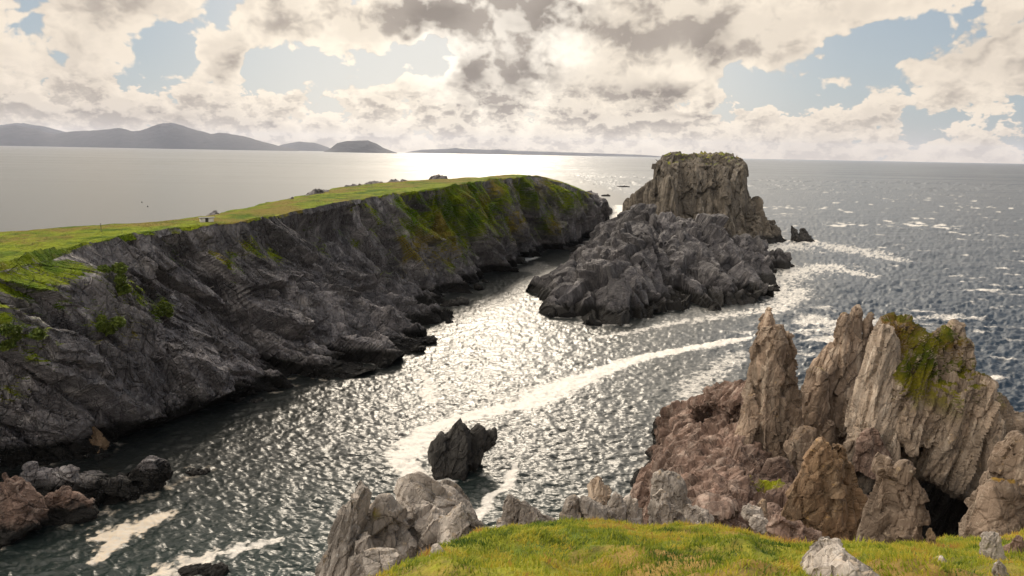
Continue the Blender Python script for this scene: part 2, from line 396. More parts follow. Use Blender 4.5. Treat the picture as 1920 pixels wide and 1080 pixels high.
rock('sea_stack', [
    [P(1233, 306, 450), P(1246, 293, 458), P(1300, 289, 470), P(1345, 290, 470), P(1386, 298, 462), P(1394, 318, 448), P(1228, 330, 445), Bx(1222, 445, -3), Bx(1270, 425, -3), Bx(1400, 425, -3), Bx(1412, 460, -3), Bx(1240, 520, -3), Bx(1395, 520, -3), Bx(1240, 515, 44), Bx(1385, 515, 44)],
    [P(1214, 345, 455), P(1244, 318, 455), P(1262, 330, 432), P(1250, 420, 428), Bx(1205, 450, -3), Bx(1275, 422, -3), Bx(1240, 510, -3), Bx(1205, 500, -3)],
    [P(1188, 366, 470), P(1214, 347, 466), P(1225, 360, 440), Bx(1174, 480, -3), Bx(1240, 430, -3), Bx(1172, 520, -3), Bx(1240, 520, -3)],
    [P(1176, 374, 540), P(1195, 366, 520), Bx(1164, 560, -3), Bx(1190, 460, -3), Bx(1220, 540, -3), Bx(1168, 510, 6)],
    [P(1384, 325, 450), P(1397, 338, 450), P(1398, 372, 448), P(1360, 340, 440), Bx(1408, 440, -3), Bx(1350, 415, -3), Bx(1390, 500, -3)],
    [P(1406, 377, 452), P(1418, 374, 452), P(1430, 388, 452), Bx(1390, 430, -3), Bx(1445, 440, -3), Bx(1425, 425, -3), Bx(1440, 475, -3), Bx(1390, 475, 10)],
    [P(1436, 412, 455), P(1448, 416, 455), P(1460, 428, 450), Bx(1420, 430, -3), Bx(1472, 441, -3), Bx(1462, 470, -3), Bx(1430, 470, 5), Bx(1445, 428, -3)],
], .5, M_STACK, 'tall flat-topped sea stack of upright columns, farthest big rock on the right', 'sea stack',
    [(8, 1.9), (4.2, 1.2), (1.8, .4), (.9, .15)], (.03, .06, 1), .1, 5, green=moss_top(40, .9), warp=.1, crack=.2)
G_IS = 'small dark rocks standing in the sea'
rock('sea_rock', [
    [P(1484, 423, 448), P(1489, 425, 448), P(1496, 436, 446), Bx(1479, 448, -1), Bx(1500, 440, -1), Bx(1500, 455, -1)],
    [P(1502, 427, 452), P(1509, 431, 450), P(1518, 441, 448), Bx(1490, 445, -1), Bx(1528, 449, -1), Bx(1515, 438, -1), Bx(1510, 460, -1)]],
    .3, M_DARK, 'small twin-peaked black rock in surf beside the flat-topped stack', 'sea rock', [(4, .8), (1.6, .4), (.7, .15)], (.3, 0, 1), .5, 3, G_IS)
rock('sea_rock', [
    fin([(808, 880), (806, 848), (815, 828), (826, 812), (838, 818), (846, 870), (840, 900), (822, 896)], 108, 6, dy=.5),
    fin([(828, 830), (845, 800), (862, 784), (872, 792), (884, 806), (890, 840), (885, 880), (865, 905), (835, 900)], 109, 7),
    fin([(874, 830), (886, 806), (896, 798), (906, 806), (913, 830), (905, 862), (885, 880)], 111, 5),
    fin([(905, 822), (922, 808), (931, 803), (934, 818), (928, 826), (908, 838)], 112, 2.5)],
    .14, M_DARK, 'black angular sea rock ringed by the curving foam streak, in the middle of the cove', 'sea rock',
    [(3.2, .36), (1.4, .22), (.55, .08)], (.35, .1, 1), .5, 12, G_IS)
def boulder(px, py, r, mat, label, seed, z=0., hgt=1., name='sea_rock', cat='sea rock', group=G_IS, vox=None, w=1.):
    c = W(px, py, z); R = np.random.default_rng(seed)
    q = R.normal(size=(16, 3)); q /= np.linalg.norm(q, axis=1)[:, None]
    q = q * (r * w, r, r * hgt) * R.uniform(.75, 1.1, (16, 1)) + c + (0, 0, r * hgt * .25)
    return rock(name, [q], vox or max(r / 11, .05), mat, label, cat, [(r * .8, r * .16), (r * .35, r * .09)], (.3, .2, 1), .6, seed, group)
boulder(866, 570, 2.6, M_DARK, 'round black boulder in the channel off the dark cliff foot, nearest to the camera there', 41)
boulder(845, 574, 2.0, M_DARK, 'low black boulder touching the cliff foot beside a rounder one', 48, w=1.6)
boulder(972, 494, 3.2, M_DARK, 'dark lumpy rock with white wash at the far green cliff foot', 42, w=1.5)
boulder(1064, 468, 3.0, M_DARK, 'flat dark rock off the far cliff foot where the channel narrows', 43, w=1.6, hgt=.6)
boulder(1018, 545, 1.2, M_DARK, 'tiny dark rock just left of the grey rock island', 44)
boulder(1031, 536, 1.0, M_DARK, 'tiniest dark rock at the left edge of the grey rock island', 45)
boulder(1136, 368, 4.0, M_DARK, 'low dark rock out past the tip of the headland', 46, w=1.8, hgt=.6)
boulder(1172, 351, 5.0, M_DARK, 'far thin reef in the bright water left of the flat-topped stack', 47, w=3.5, hgt=.35)
boulder(370, 887, 1.3, M_DARK, 'dark half-sunk rock in the ripples off the low ledge', 49, hgt=.35, w=1.6)
rock('sea_rock', [fin([(318, 1085), (345, 1062), (395, 1056), (430, 1066), (440, 1110), (330, 1110)], 80, 5)], .12, M_DARK,
     'dark wet rock at the bottom edge of the picture beside foam', 'sea rock', [(2, .35), (.9, .18), (.4, .07)], (.8, 0, .5), .5, 50, G_IS)
# low ledges and blocks at the left cliff foot
rock('rock_ledge', [
    fin([(-30, 1010), (-20, 905), (12, 892), (40, 930), (80, 935), (95, 975), (60, 1000), (0, 1020)], 88, 7),
    fin([(-60, 1040), (-40, 975), (60, 972), (75, 985), (0, 1020)], 86, 6),
    fin([(60, 985), (85, 940), (118, 912), (150, 925), (185, 960), (160, 1010), (90, 1015)], 92, 7)],
    .12, M_RED, 'warm brown rock ledge at the lower left edge, lit on top', 'rock ledge', [(3, .45), (1.2, .25), (.5, .1)], (.8, .3, -.3), .5, 61)
rock('rock_ledge', [
    fin([(130, 985), (135, 900), (155, 880), (200, 885), (240, 905), (262, 925), (250, 950), (190, 965)], 98, 8),
    fin([(190, 950), (225, 895), (255, 872), (290, 858), (322, 866), (318, 895), (270, 935)], 102, 8),
    fin([(20, 905), (60, 880), (130, 880), (170, 910), (140, 950), (40, 940)], 97, 6),
    fin([(100, 1010), (120, 940), (160, 940), (190, 975), (150, 1000)], 94, 5)],
    .13, M_CLIFF, 'dark low rock spur reaching into the cove at lower left', 'rock ledge', [(3.4, .6), (1.4, .3), (.55, .12)], (.8, .3, -.3), .5, 62)
rock('fallen_block', [fin([(158, 808), (172, 800), (188, 812), (204, 832), (196, 845), (180, 830)], surf(182, 826)[1] + .4, 2.6)], .1, M_RUST,
     'orange-brown lit block at the foot of the dark left cliff', 'rock', [(1.2, .15), (.5, .06)], (.6, 0, -.8), .6, 63)
# rubble along the foot of the long cliff
G_RB = 'boulders along the foot of the long cliff'
protos = []
R_ = np.random.default_rng(55)
for k in range(5):
    q = R_.normal(size=(14, 3)); q /= np.linalg.norm(q, axis=1)[:, None]; q *= (1.2, .9, .85) * R_.uniform(.7, 1.1, (14, 1))
    protos.append(rock('boulder', [q], .12, M_CLIFF, 'dark boulder in the rubble along the foot of the long cliff', 'boulder', [(.9, .2), (.4, .08)], (.3, .2, 1), .7, 400 + k, G_RB))
    WLP.pop()
edge_px = v2.reshape(NU, NV, 3)
for k in range(46):
    i = int(R_.uniform(150, NU * .82)); col_ = edge_px[i, :NC]; j = int(np.argmin(np.abs(col_[:, 2] - .2)))
    c = col_[j]; s_ = R_.uniform(.6, 1.5) * (1 + c[1] / 300.)
    o = protos[k] if k < 5 else protos[k % 5].copy()
    if k >= 5: COL.objects.link(o)
    o.location = (c[0] + R_.uniform(-.3, 1.6) * s_, c[1] - R_.uniform(-.5, .5), R_.uniform(-.3, .35) * s_)
    o.scale = (s_, s_ * R_.uniform(.7, 1.2), s_ * R_.uniform(.6, 1.1)); o.rotation_euler = (R_.uniform(-.5, .5), R_.uniform(-.5, .5), R_.uniform(0, 6.3))
# skyline outcrops on the headland
G_SK = 'rocky knobs along the far edge of the headland turf'
for (pts, Y, th, lab, sd) in [
    ([(384, 412), (392, 402), (404, 396), (414, 400), (420, 410), (405, 415)], 203, 6, 'dark bumpy outcrop just behind the little hut', 71),
    ([(540, 378), (543, 370), (549, 369), (554, 376), (548, 380)], 255, 3, 'smallest knob alone on the headland skyline', 72),
    ([(566, 371), (575, 362), (588, 356), (606, 357), (616, 364), (590, 374)], 275, 9, 'broad dark outcrop with a low spur on the skyline', 73),
    ([(800, 345), (808, 333), (822, 328), (836, 331), (842, 341), (820, 347)], 372, 10, 'rounded dark knoll above the green slope skyline', 74)]:
    rock('rock_outcrop', [fin(pts, Y, th)], .25, M_CLIFF, lab, 'rock outcrop', [(3, .5), (1.2, .25)], (.3, .2, 1), .6, sd, G_SK)
for k, (a, b, yy) in enumerate([(615, 365, 290), (660, 352, 320), (700, 346, 345), (745, 343, 360)]):
    rock('rock_outcrop', [fin([(a - 22, b + 5), (a - 14, b - 4), (a + 6, b - 6), (a + 24, b - 2), (a + 26, b + 5)], yy, 8)], .35, M_CLIFF,
         ['long low rough outcrop on the skyline right of the broad one', 'low rough outcrop midway along the headland skyline', 'low dark outcrop on the skyline above grassy slope start', 'low dark outcrop left of the rounded knoll'][k], 'rock outcrop', [(3, .6), (1.2, .3)], (.3, .2, 1), .6, 80 + k, G_SK)
note('sea rocks')
# ------------------------------------------------------------------ near right: spire, fins, big mossy rock, rubble slope
rock('rock_spire', [
    fin([(1427, 606), (1434, 588), (1440, 574), (1448, 584), (1454, 610), (1452, 640), (1424, 640)], 88, 3.4, top=.5),
    fin([(1422, 628), (1416, 668), (1410, 740), (1404, 830), (1400, 930), (1450, 940), (1470, 860), (1464, 720), (1458, 622), (1440, 606)], 88, 8, top=.45),
    fin([(1462, 634), (1470, 618), (1478, 640), (1486, 700), (1498, 770), (1508, 850), (1500, 910), (1440, 930), (1450, 720)], 89, 7),
    fin([(1410, 720), (1400, 750), (1386, 805), (1372, 860), (1364, 940), (1420, 950), (1420, 770)], 87, 6),
    fin([(1424, 800), (1496, 800), (1506, 850), (1496, 900), (1418, 900)], 86.5, 6)],
    .13, M_TAN, 'tall pointed brown rock spire, the highest pinnacle on the near shore', 'rock spire', [(3.6, .42), (1.7, .3), (.8, .15), (.4, .06)], (.1, .05, 1), .5, 31)
rock('rock_pinnacle', [
    fin([(1572, 645), (1574, 610), (1584, 590), (1592, 598), (1590, 640), (1570, 680)], 100, 3),
    fin([(1586, 600), (1598, 580), (1610, 573), (1614, 590), (1612, 640), (1590, 660)], 101, 3),
    fin([(1612, 640), (1620, 606), (1630, 590), (1641, 598), (1645, 640), (1620, 680)], 101, 3),
    fin([(1520, 700), (1524, 680), (1550, 655), (1578, 636), (1650, 640), (1650, 780), (1560, 800), (1520, 760)], 101, 9),
    fin([(1512, 730), (1514, 695), (1534, 700), (1560, 790), (1530, 860), (1505, 800)], 98, 6),
    fin([(1500, 780), (1660, 700), (1680, 960), (1500, 980)], 100, 12)],
    .15, M_TAN, 'group of leaning brown rock fins between the spire and the big mossy rock', 'rock pinnacle', [(3, .5), (1.4, .35), (.6, .15)], (.3, .1, 1), .16, 33, green=lambda v, n: (n[:, 2] - .5) * .9 + .3 * fbm(v / 2., 3, 4))
def big_green(v, n):
    x, y, w = proj(v)
    C = [(P(1720, 690, 80), 7.5), (P(1690, 625, 82), 4.5), (P(1750, 640, 82), 4.5), (P(1740, 750, 78), 6), (P(1780, 800, 76), 5), (P(1850, 760, 80), 3.5), (P(1810, 720, 80), 4)]
    g = np.full(len(v), -.2)
    for c, r in C: g = np.maximum(g, 1.0 - .78 * np.linalg.norm(v - c, axis=1) / r)
    return g + .45 * fbm(v / 1.6, 3, 14)
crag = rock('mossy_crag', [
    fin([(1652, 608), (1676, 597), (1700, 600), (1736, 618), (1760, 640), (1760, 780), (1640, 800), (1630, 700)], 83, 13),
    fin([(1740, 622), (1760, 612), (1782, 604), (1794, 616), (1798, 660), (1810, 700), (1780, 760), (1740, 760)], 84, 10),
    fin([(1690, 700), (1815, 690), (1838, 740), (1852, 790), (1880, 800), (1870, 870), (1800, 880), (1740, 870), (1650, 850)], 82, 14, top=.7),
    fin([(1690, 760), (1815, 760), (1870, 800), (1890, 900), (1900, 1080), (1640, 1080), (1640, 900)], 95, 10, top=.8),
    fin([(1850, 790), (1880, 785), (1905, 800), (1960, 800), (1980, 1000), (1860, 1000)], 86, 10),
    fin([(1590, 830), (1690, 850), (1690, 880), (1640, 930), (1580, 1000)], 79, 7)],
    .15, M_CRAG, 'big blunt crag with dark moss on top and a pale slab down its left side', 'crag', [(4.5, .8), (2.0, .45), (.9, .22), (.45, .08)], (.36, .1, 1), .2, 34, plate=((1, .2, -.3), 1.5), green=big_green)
sl_ = rock('slab', [fin([(1656, 606), (1636, 660), (1612, 720), (1596, 780), (1592, 850), (1600, 880), (1660, 900), (1690, 760), (1690, 640)], 81, 8)], .13, M_SLAB_LIT, None, None, [(3, .45), (1.3, .25), (.55, .1)], (.36, .1, 1), .15, 39, parent=crag, plate=((1, .2, -.3), 1.4))
sl_['label'] = 'slab face painted paler as sunlit'
rock('rubble_slope', [
    [P(1395, 705, 97), P(1350, 728, 100), P(1310, 752, 104), W(1285, 790, -1), W(1228, 800, -1), P(1400, 760, 92), (50, 118, -2), (56, 100, -2)],
    [W(1226, 795, -2), W(1226, 850, -2), P(1245, 770, 116), P(1290, 765, 112), P(1300, 830, 98), (40, 112, -2)],
    [W(1225, 850, -2), W(1188, 915, -2), P(1240, 842, 104), P(1300, 800, 100), P(1380, 790, 92), P(1330, 960, 62), P(1240, 925, 75), P(1420, 960, 64), P(1450, 880, 80), (40, 60, -2), (60, 90, -2), (15, 85, -2)],
    [P(1440, 900, 84), P(1540, 880, 84), P(1420, 970, 62), P(1560, 980, 62), P(1330, 965, 60), (48, 90, -2), (30, 58, -2), (60, 58, -2)],
    [W(1188, 918, -2), P(1205, 878, 104), W(1225, 905, 2), W(1180, 935, -2), (22, 98, -2)]],
    .16, M_RED, 'reddish broken rock slope running down left of the spire to the water', 'rock slope', [(3.6, .9), (1.5, .45), (.7, .18), (.4, .06)], (.35, -.2, 1), .5, 35,
    green=lambda v, n: np.maximum(-.2, .9 - .8 * np.linalg.norm(v - P(1440, 912, 70), axis=1) / 3.) + .2 * fbm(v / 1.5, 3, 14))
rock('fallen_block', [fin([(1470, 830), (1500, 796), (1528, 806), (1530, 860), (1490, 880)], 83, 4)], .11, M_TAN,
     'blocky boulder wedged at the right foot of the spire', 'rock', [(2, .3), (.8, .15)], (.3, .1, 1), .6, 36)
rock('fallen_block', [fin([(1420, 900), (1440, 865), (1480, 862), (1492, 890), (1465, 915), (1432, 922)], 76, 3.5)], .1, M_RED,
     'grey-brown boulder resting below the spire on the rubble slope', 'rock', [(1.6, .25), (.7, .12)], (.8, .1, .3), .6, 37)
rock('fallen_block', [fin([(1602, 880), (1610, 820), (1640, 800), (1662, 830), (1670, 870), (1640, 888)], 77, 4)], .11, M_RED,
     'pinkish cracked block leaning on the front of the mossy crag', 'rock', [(1.5, .2), (.7, .14)], (.3, .1, 1), .7, 38)
note('near rocks')
# ------------------------------------------------------------------ sea: one polar sheet, fine inside the bay and coarse elsewhere
rows = []
y = .735
dep = np.concatenate([np.linspace(1.25, .75, 60)[:-1], np.linspace(.75, .012, 640), np.geomspace(.011, .0012, 40)])      # tan of the angle below the horizon
R1 = H / dep
R1 = np.concatenate([[0.5, 10, 20, 30], R1, np.geomspace(R1[-1] * 1.02, 43500, 6)])
th = np.radians(np.concatenate([np.linspace(-180, -46, 40)[:-1], np.linspace(-46, 46, 1500), np.linspace(46, 180, 40)[1:-1]]))
RR, TT = np.meshgrid(R1, th, indexing='ij')
sv = np.stack([RR * np.sin(TT), RR * np.cos(TT), np.zeros_like(RR)], -1).reshape(-1, 3)
r = RR.reshape(-1)
xs, ys = sv[:, 0], sv[:, 1]
coastx = np.interp(ys, base[:, 1], base[:, 0])
# exposure of each spot to the open sea on the right: calm inside the cove and behind the headland
isl = 60 + (ys - 200) * .25
expo = sst(-5, 45, xs - np.interp(ys, [0, 120, 200, 260, 330, 500, 700], [60, 45, 40, 85, 115, 150, 120]))
expo = np.maximum(expo, sst(600, 1100, ys) * sst(0, 400, xs))
lee = sst(0, -40, xs - coastx)
def wv(sc, rot, sx, sy, oc, seed):
    c, s = math.cos(rot), math.sin(rot)
    p = np.stack([(xs * c + ys * s) / sx, (-xs * s + ys * c) / sy, np.full(len(xs), seed * 1.7)], 1)
    return fbm(p * sc, oc, seed)
def crest(n): return .5 - np.abs(n) * 1.5
near = r < 1600
h = np.zeros(len(xs))
fade = lambda a, b: sst(b, a, r)
h += 1.45 * wv(1, math.radians(14), 3.4, 2.0, 3, 3) * fade(350, 900) * (.55 + .8 * expo) * (1 - .6 * lee)
h += .85 * crest(wv(1, math.radians(-20), 2.2, 1.3, 2, 4)) * fade(220, 500) * (.6 + .6 * expo) * (1 - .6 * lee)
h += 2.2 * wv(1, math.radians(24), 34, 15, 3, 5) * fade(900, 2600) * expo
h += 1.5 * crest(wv(1, math.radians(30), 14, 6, 3, 6)) * fade(600, 1600) * expo
sv[:, 2] = h * .8
# foam: streaks along currents (points with half widths in metres), wash round the rocks, whitecaps outside
foam = np.zeros(len(xs))
ns3 = fbm(np.stack([xs / .9, ys / .9, xs * 0 + 9], 1), 3, 35); ns1 = fbm(np.stack([xs / 2.2, ys / 2.2, xs * 0], 1), 4, 31); ns2 = fbm(np.stack([xs / 11, ys / 11, xs * 0 + 4], 1), 3, 32)
def streak(pts, gain=1., soft=.55, lace=1.):
    global foam
    q = np.array([tuple(W(a, b)[:2]) + (w,) for a, b, w in pts])
    best = np.full(len(xs), -9.)
    px_ = xs + ns2 * 5.; py_ = ys + ns2 * 4.
    for a, b in zip(q[:-1], q[1:]):
        ab = b[:2] - a[:2]; tt = np.clip(((px_ - a[0]) * ab[0] + (py_ - a[1]) * ab[1]) / (ab @ ab), 0, 1)
        dd = np.hypot(px_ - a[0] - tt * ab[0], py_ - a[1] - tt * ab[1]); ww = a[2] + (b[2] - a[2]) * tt
        best = np.maximum(best, 1 - dd / ww)
    foam = np.maximum(foam, gain * sst(-.35, .75, best + (ns1 * 1.0 + ns3 * .7) * lace))
streak([(1400, 634, 2.2), (1330, 648, 2.6), (1260, 660, 2.6), (1200, 672, 2.8), (1150, 688, 3.2), (1100, 707, 3.6), (1050, 728, 4.6), (1020, 742, 5.), (985, 760, 3.6), (920, 772, 2.8), (860, 786, 2.8), (810, 806, 2.8), (772, 836, 2.8), (765, 870, 2.8), (785, 900, 3.), (815, 905, 3.)])
streak([(975, 868, .25), (950, 895, .7), (930, 925, .9), (905, 965, 1.2), (890, 985, 1.2)])
streak([(785, 690, .5), (805, 725, 1.4), (800, 755, 1.8)], .75)
streak([(330, 962, 1.), (270, 985, 2.6), (215, 1005, 2.8), (195, 1035, 1.6), (165, 1060, .8)], .95, lace=1.9)
streak([(500, 1020, .8), (420, 1035, 1.4), (350, 1062, 2.4), (310, 1075, 1.5)], .75, lace=2.4)
streak([(780, 640, 1.2), (810, 625, 1.)], .6)
streak([(1275, 765, 2.), (1300, 725, 4.5), (1350, 690, 4.), (1390, 665, 2.5)], .5, lace=2.6)
streak([(1110, 632, 1.5), (1130, 632, 1.6), (1200, 620, 1.8), (1260, 606, 2.0), (1340, 597, 3.), (1440, 580, 4.), (1462, 560, 7.), (1455, 528, 9.), (1500, 508, 12.), (1560, 500, 9.), (1620, 520, 5.)], .6, lace=3.4)
streak([(1450, 590, 3.), (1480, 565, 6.), (1500, 545, 6.)], .6, lace=2.6)
streak([(1420, 470, 9.), (1470, 464, 16.), (1530, 456, 11.), (1600, 470, 14.), (1680, 490, 8)], .55, lace=3.6)
streak([(1560, 620, 6.), (1640, 606, 5.), (1720, 598, 3.), (1800, 592, 2.)], .55, lace=2.4)
streak([(1500, 610, 3.), (1530, 600, 8.), (1570, 610, 4.)], .6)
streak([(960, 497, 3.), (985, 488, 3.), (1010, 480, 2.)], .8)
streak([(1140, 425, 8.), (1170, 400, 10.), (1160, 385, 6.)], .7)
streak([(1085, 470, 4), (1120, 445, 5), (1130, 436, 5)], .5)
caps = fbm(np.stack([xs / 16, ys / 6, xs * 0 + 2], 1), 4, 36) + .5 * fbm(np.stack([xs / 90, ys / 60, xs * 0], 1), 2, 37)
foam = np.maximum(foam, sst(.09, .38, caps) * expo * fade(900, 1800) * .8)
gxr = np.zeros((920, 1400), np.float32)
wl = np.concatenate(WLP)
ii = np.clip(((wl[:, 0] + 200) / .5).astype(int), 0, 919); jj = np.clip(((wl[:, 1] - 30) / .5).astype(int), 0, 1399)
gxr[ii, jj] = 1
for ax in (0, 1):
    for _ in range(2): gxr = sum(np.roll(gxr, k, ax) for k in range(-3, 4)) / 7.
gi = ((xs + 200) / .5).astype(int); gj = ((ys - 30) / .5).astype(int)
ok = (gi >= 0) & (gi < 920) & (gj >= 0) & (gj < 1400)
sw = np.zeros(len(xs)); sw[ok] = gxr[gi[ok], gj[ok]]
sw = sst(.02, .22, sw) * (.45 + .6 * expo)
foam = np.maximum(foam, sw * sst(-.12, .3, ns1 + .6 * ns2 + .25 * expo))
edge_w = sst(3.2, .3, np.abs(xs - coastx - 1.2 + ns2 * 3)) * sst(-.05, .3, ns1 + ns2) * sst(690, 600, ys) * sst(80, 110, ys)
froth = sst(.0, .3, fbm(np.stack([xs / 20, ys / 30, xs * 0 + 7], 1), 4, 41) + .1) * sst(170, 230, ys) * sst(420, 330, ys) * sst(0, 8, xs - coastx) * (1 - expo)
foam = np.maximum(foam, froth * .28)
M_SEA, n = material('sea_water')
p = n.pos(); fo = n.attr('foam'); ex = n.attr('expo'); rr = n.attr('dist')
x_, y_, z_ = n.xyz(p)
w1 = n.noise(n.mapv(p, (.55, 1.2, 1), (0, 0, .25)), 1.0, 2, .6, .4)
w2 = n.noise(n.mapv(p, (.7, 1.3, 1), (0, 0, -.4)), 3.2, 2, .6, .3)
w3 = n.noise(n.mapv(p, (.035, .11, 1), (0, 0, .4)), 1.0, 5, .6, .2)
w4 = n.noise(n.mapv(p, (.006, .022, 1), (0, 0, .3)), 1.0, 4, .6, .2)
nearw = rr.lin(150., 900., 1., 0.)
hh = w1 * nearw * .26 + w2 * nearw * .05 + w3 * (ex * 1.6 + .15) * rr.lin(200, 600, 0., 1.) + w4 * rr.lin(900, 3000, 0., 3.) * (n.noise(n.mapv(p, (.0007, .0036, 1), (0, 0, .1)), 1.0, 4, .6).ss(.40, .60) * 9. + .3)
bp = n.bump(hh, .75, 1.0)
fn = n.noise(n.mapv(p, (.8, 1.2, 1), (0, 0, .5)), 1.2, 7, .72, .6)
fm = (fo + (fn - .5) * fo * (1.15 - fo) * 5.).ss(.12, .85) * .93
deep = n.mix(ex, (.013, .015, .014), (.010, .021, .036))
deep = n.mix((rr * 1.).ss(80, 125) , (.008, .018, .016), deep)
sea_sh = n.bsdf(deep, rr.lin(200, 4000, .34, .29), bp, IOR=1.333)
tan = n.mix(x_.ss(-32, -46), (.76, .71, .64), (.60, .48, .34))
foam_sh = n.bsdf(n.mix(fn.ss(.3, .7), (.54, .50, .45), tan), .7, n.bump(fn, .4, .2))
mx = n.node('ShaderNodeMixShader'); n.put(mx.inputs[0], fm); n.put(mx.inputs[1], sea_sh); n.put(mx.inputs[2], foam_sh)
n.out(X(n.nt, mx.outputs[0]))
sea = tag(mesh_np('sea', sv, grid_faces(len(R1), len(th)), M_SEA, smooth=True, attrs={'foam': foam, 'expo': expo, 'dist': r}), kind='structure')
note('sea', len(sv))
# ------------------------------------------------------------------ far shore
M_HILL, n = material('hill_ground')
p = n.pos()
n.out(n.bsdf(n.mix(n.noise(p, .004, 5, .6).ss(.4, .65), (.014, .016, .017), (.026, .025, .026)), .9, n.bump(n.noise(p, .006, 6, .6), .6, 60.)))
def hills(name, prof, Y, depth, seed):
    a = np.array(prof, float); pxs = np.linspace(a[0, 0], a[-1, 0], 420); N = 60
    pts = []
    for px in pxs:
        hy = np.interp(px, a[:, 0], a[:, 1])
        tpv = P(px, hy, Y)
        row = []
        for k in range(N):
            s = k / (N - 1) * 2 - 1
            zz = max(tpv[2], 0.) * (1 - abs(s) ** 1.3)
            row.append((tpv[0] * (1 + s * depth / Y * .5), Y + s * depth * .5, zz))
        pts.append(row)
    v = np.array(pts).reshape(-1, 3)
    v[:, 2] += fbm(v / (Y * .03), 5, seed, .5, True) * (v[:, 2] * .16)
    v[:, 2] -= 6
    return tag(mesh_np(name, v, grid_faces(len(pxs), N), M_HILL, smooth=True), kind='structure')
hills('far_hills', [(-420, 250), (-250, 235), (-100, 246), (0, 236), (45, 231), (90, 240), (130, 250), (200, 256), (250, 276)], 31000, 4200, 3)
hills('hills', [(-500, 262), (-300, 246), (-120, 250), (-40, 243), (30, 236), (70, 244), (100, 252), (130, 248), (160, 246), (200, 244), (222, 240), (235, 243), (250, 247), (275, 241), (300, 233), (320, 232), (345, 237), (370, 245), (395, 252), (412, 250), (430, 251), (460, 257), (490, 265), (520, 273), (560, 281)], 24000, 3600, 5)
hills('far_hills', [(500, 281), (530, 271), (560, 266), (590, 268), (615, 276), (630, 283)], 31000, 3000, 9)
hills('far_island', [(606, 284.5), (618, 279), (632, 269), (650, 265), (690, 264), (705, 269), (718, 277), (732, 282), (745, 286)], 19000, 1500, 11)
hills('low_coast', [(760, 285.5), (790, 280.5), (840, 279), (855, 277.5), (870, 279.5), (920, 281), (935, 280), (960, 282.5), (1010, 284), (1060, 285.5), (1120, 287.5), (1200, 290), (1240, 293)], 33000, 1500, 12)
# ------------------------------------------------------------------ the grassy brow under the camera
def slope_z(y): return 48.3 - .43 * y
def G(px, py):                             # sight line met with the brow
    d = ray(px, py); t = -1.7 / (d[2] + .43 * d[1]); return CAM + d * t
EDGE = np.array([tuple(G(*q)[:2]) for q in [(690, 1088), (740, 1068), (800, 1042), (880, 1004), (960, 985), (1050, 980), (1200, 982), (1330, 990), (1400, 1000), (1500, 1013), (1620, 1022), (1760, 1016), (1850, 1004), (1940, 1000)]])
EDGE = EDGE[np.argsort(EDGE[:, 0])]
def brow(x, y, hum=True):
    z = 48.3 - .43 * y + .02 * np.maximum(-y, 0) ** 1.5
    e = np.interp(x, EDGE[:, 0], EDGE[:, 1])
    p = np.stack([x, y, x * 0], 1)
    if hum:
        z = z + (1.1 * fbm(p / 2.4, 3, 201) + .34 * fbm(p / .75, 3, 202)) * sst(0, 4, y) * (.3 + .7 * sst(.3, 4.5, e - y))
    dd = np.maximum(y - e, (EDGE[0, 0] - .1 - x) * 1.0)
    dd = dd + .5 * fbm(p / 1.5, 3, 205)
    drop = np.where(dd > 0, dd * .5 + 1.9 * np.maximum(dd - .5, 0), 0)
    return np.maximum(z - drop, -3), dd
gx = np.concatenate([np.linspace(-40, -7, 60)[:-1], np.linspace(-7, 20, 420), np.linspace(20, 70, 60)[1:]])
gy = np.concatenate([np.linspace(-40, 4, 50)[:-1], np.linspace(4, 26, 360), np.linspace(26, 60, 60)[1:]])
XX, YY = np.meshgrid(gx, gy, indexing='ij')
bz, bd = brow(XX.ravel(), YY.ravel())
bv = np.stack([XX.ravel(), YY.ravel(), bz], 1)
st = bd > .6
bv[st] += np.stack([perlin(bv[st] / 1.3 + 9 * k, 210 + k) for k in range(3)], 1) * .7
M_BROW, n = material('brow_turf')
p = n.pos(); gd = n.attr('rocky')
tc = turf_colour(n, p, 1.5)
tc = n.mix(n.noise(p, 5., 4, .6).ss(.45, .7) * .5, tc, (.07, .05, .02))
rk = n.mix(n.noise(p, 1.4, 6, .65).ss(.4, .62), (.16, .13, .10), (.33, .28, .235))
cb = n.mix(gd, tc, rk)
n.out(n.bsdf(cb, .9, n.bump(n.noise(p, 6., 5, .7), .6, .15), spec=.2))
brow_o = tag(mesh_np('grass_slope', bv, grid_faces(len(gx), len(gy)), M_BROW, smooth=True, attrs={'rocky': sst(.5, 1.1, bd)}), kind='structure')
# blades
M_GRASS, n = material('grass_blade')
hue = n.attr('hue'); tip = n.attr('tip')
c = n.mix(hue.ss(.0, .5), (.04, .085, .008), (.26, .29, .022))
c = n.mix(hue.ss(.45, .75), c, (.44, .36, .04)); c = n.mix(hue.ss(.72, 1.), c, (.36, .19, .05))
df = n.bsdf(c, .6, spec=.25); tr = n.node('ShaderNodeBsdfTranslucent'); n.put(tr.inputs[0], c)
mx = n.node('ShaderNodeMixShader'); mx.inputs[0].default_value = .4; n.put(mx.inputs[1], df); n.nt.links.new(tr.outputs[0], mx.inputs[2])
n.out(X(n.nt, mx.outputs[0]))
NBL = 330000
bx = rng.uniform(-4.5, 17, NBL * 2); by = 6 + 19 * rng.random(NBL * 2) ** .8
bz, bd = brow(bx, by)
pp = np.stack([bx, by, bx * 0], 1)
dens = .75 + 1.1 * fbm(pp / .8, 3, 221)
keep = (rng.random(len(bx)) < dens) & (bd < .35) & (np.abs(bx) < by * .78 + 1)
bx, by, bz, pp = bx[keep][:NBL], by[keep][:NBL], bz[keep][:NBL], pp[keep][:NBL]; nb = len(bx)
clump = fbm(pp / .55, 3, 222)
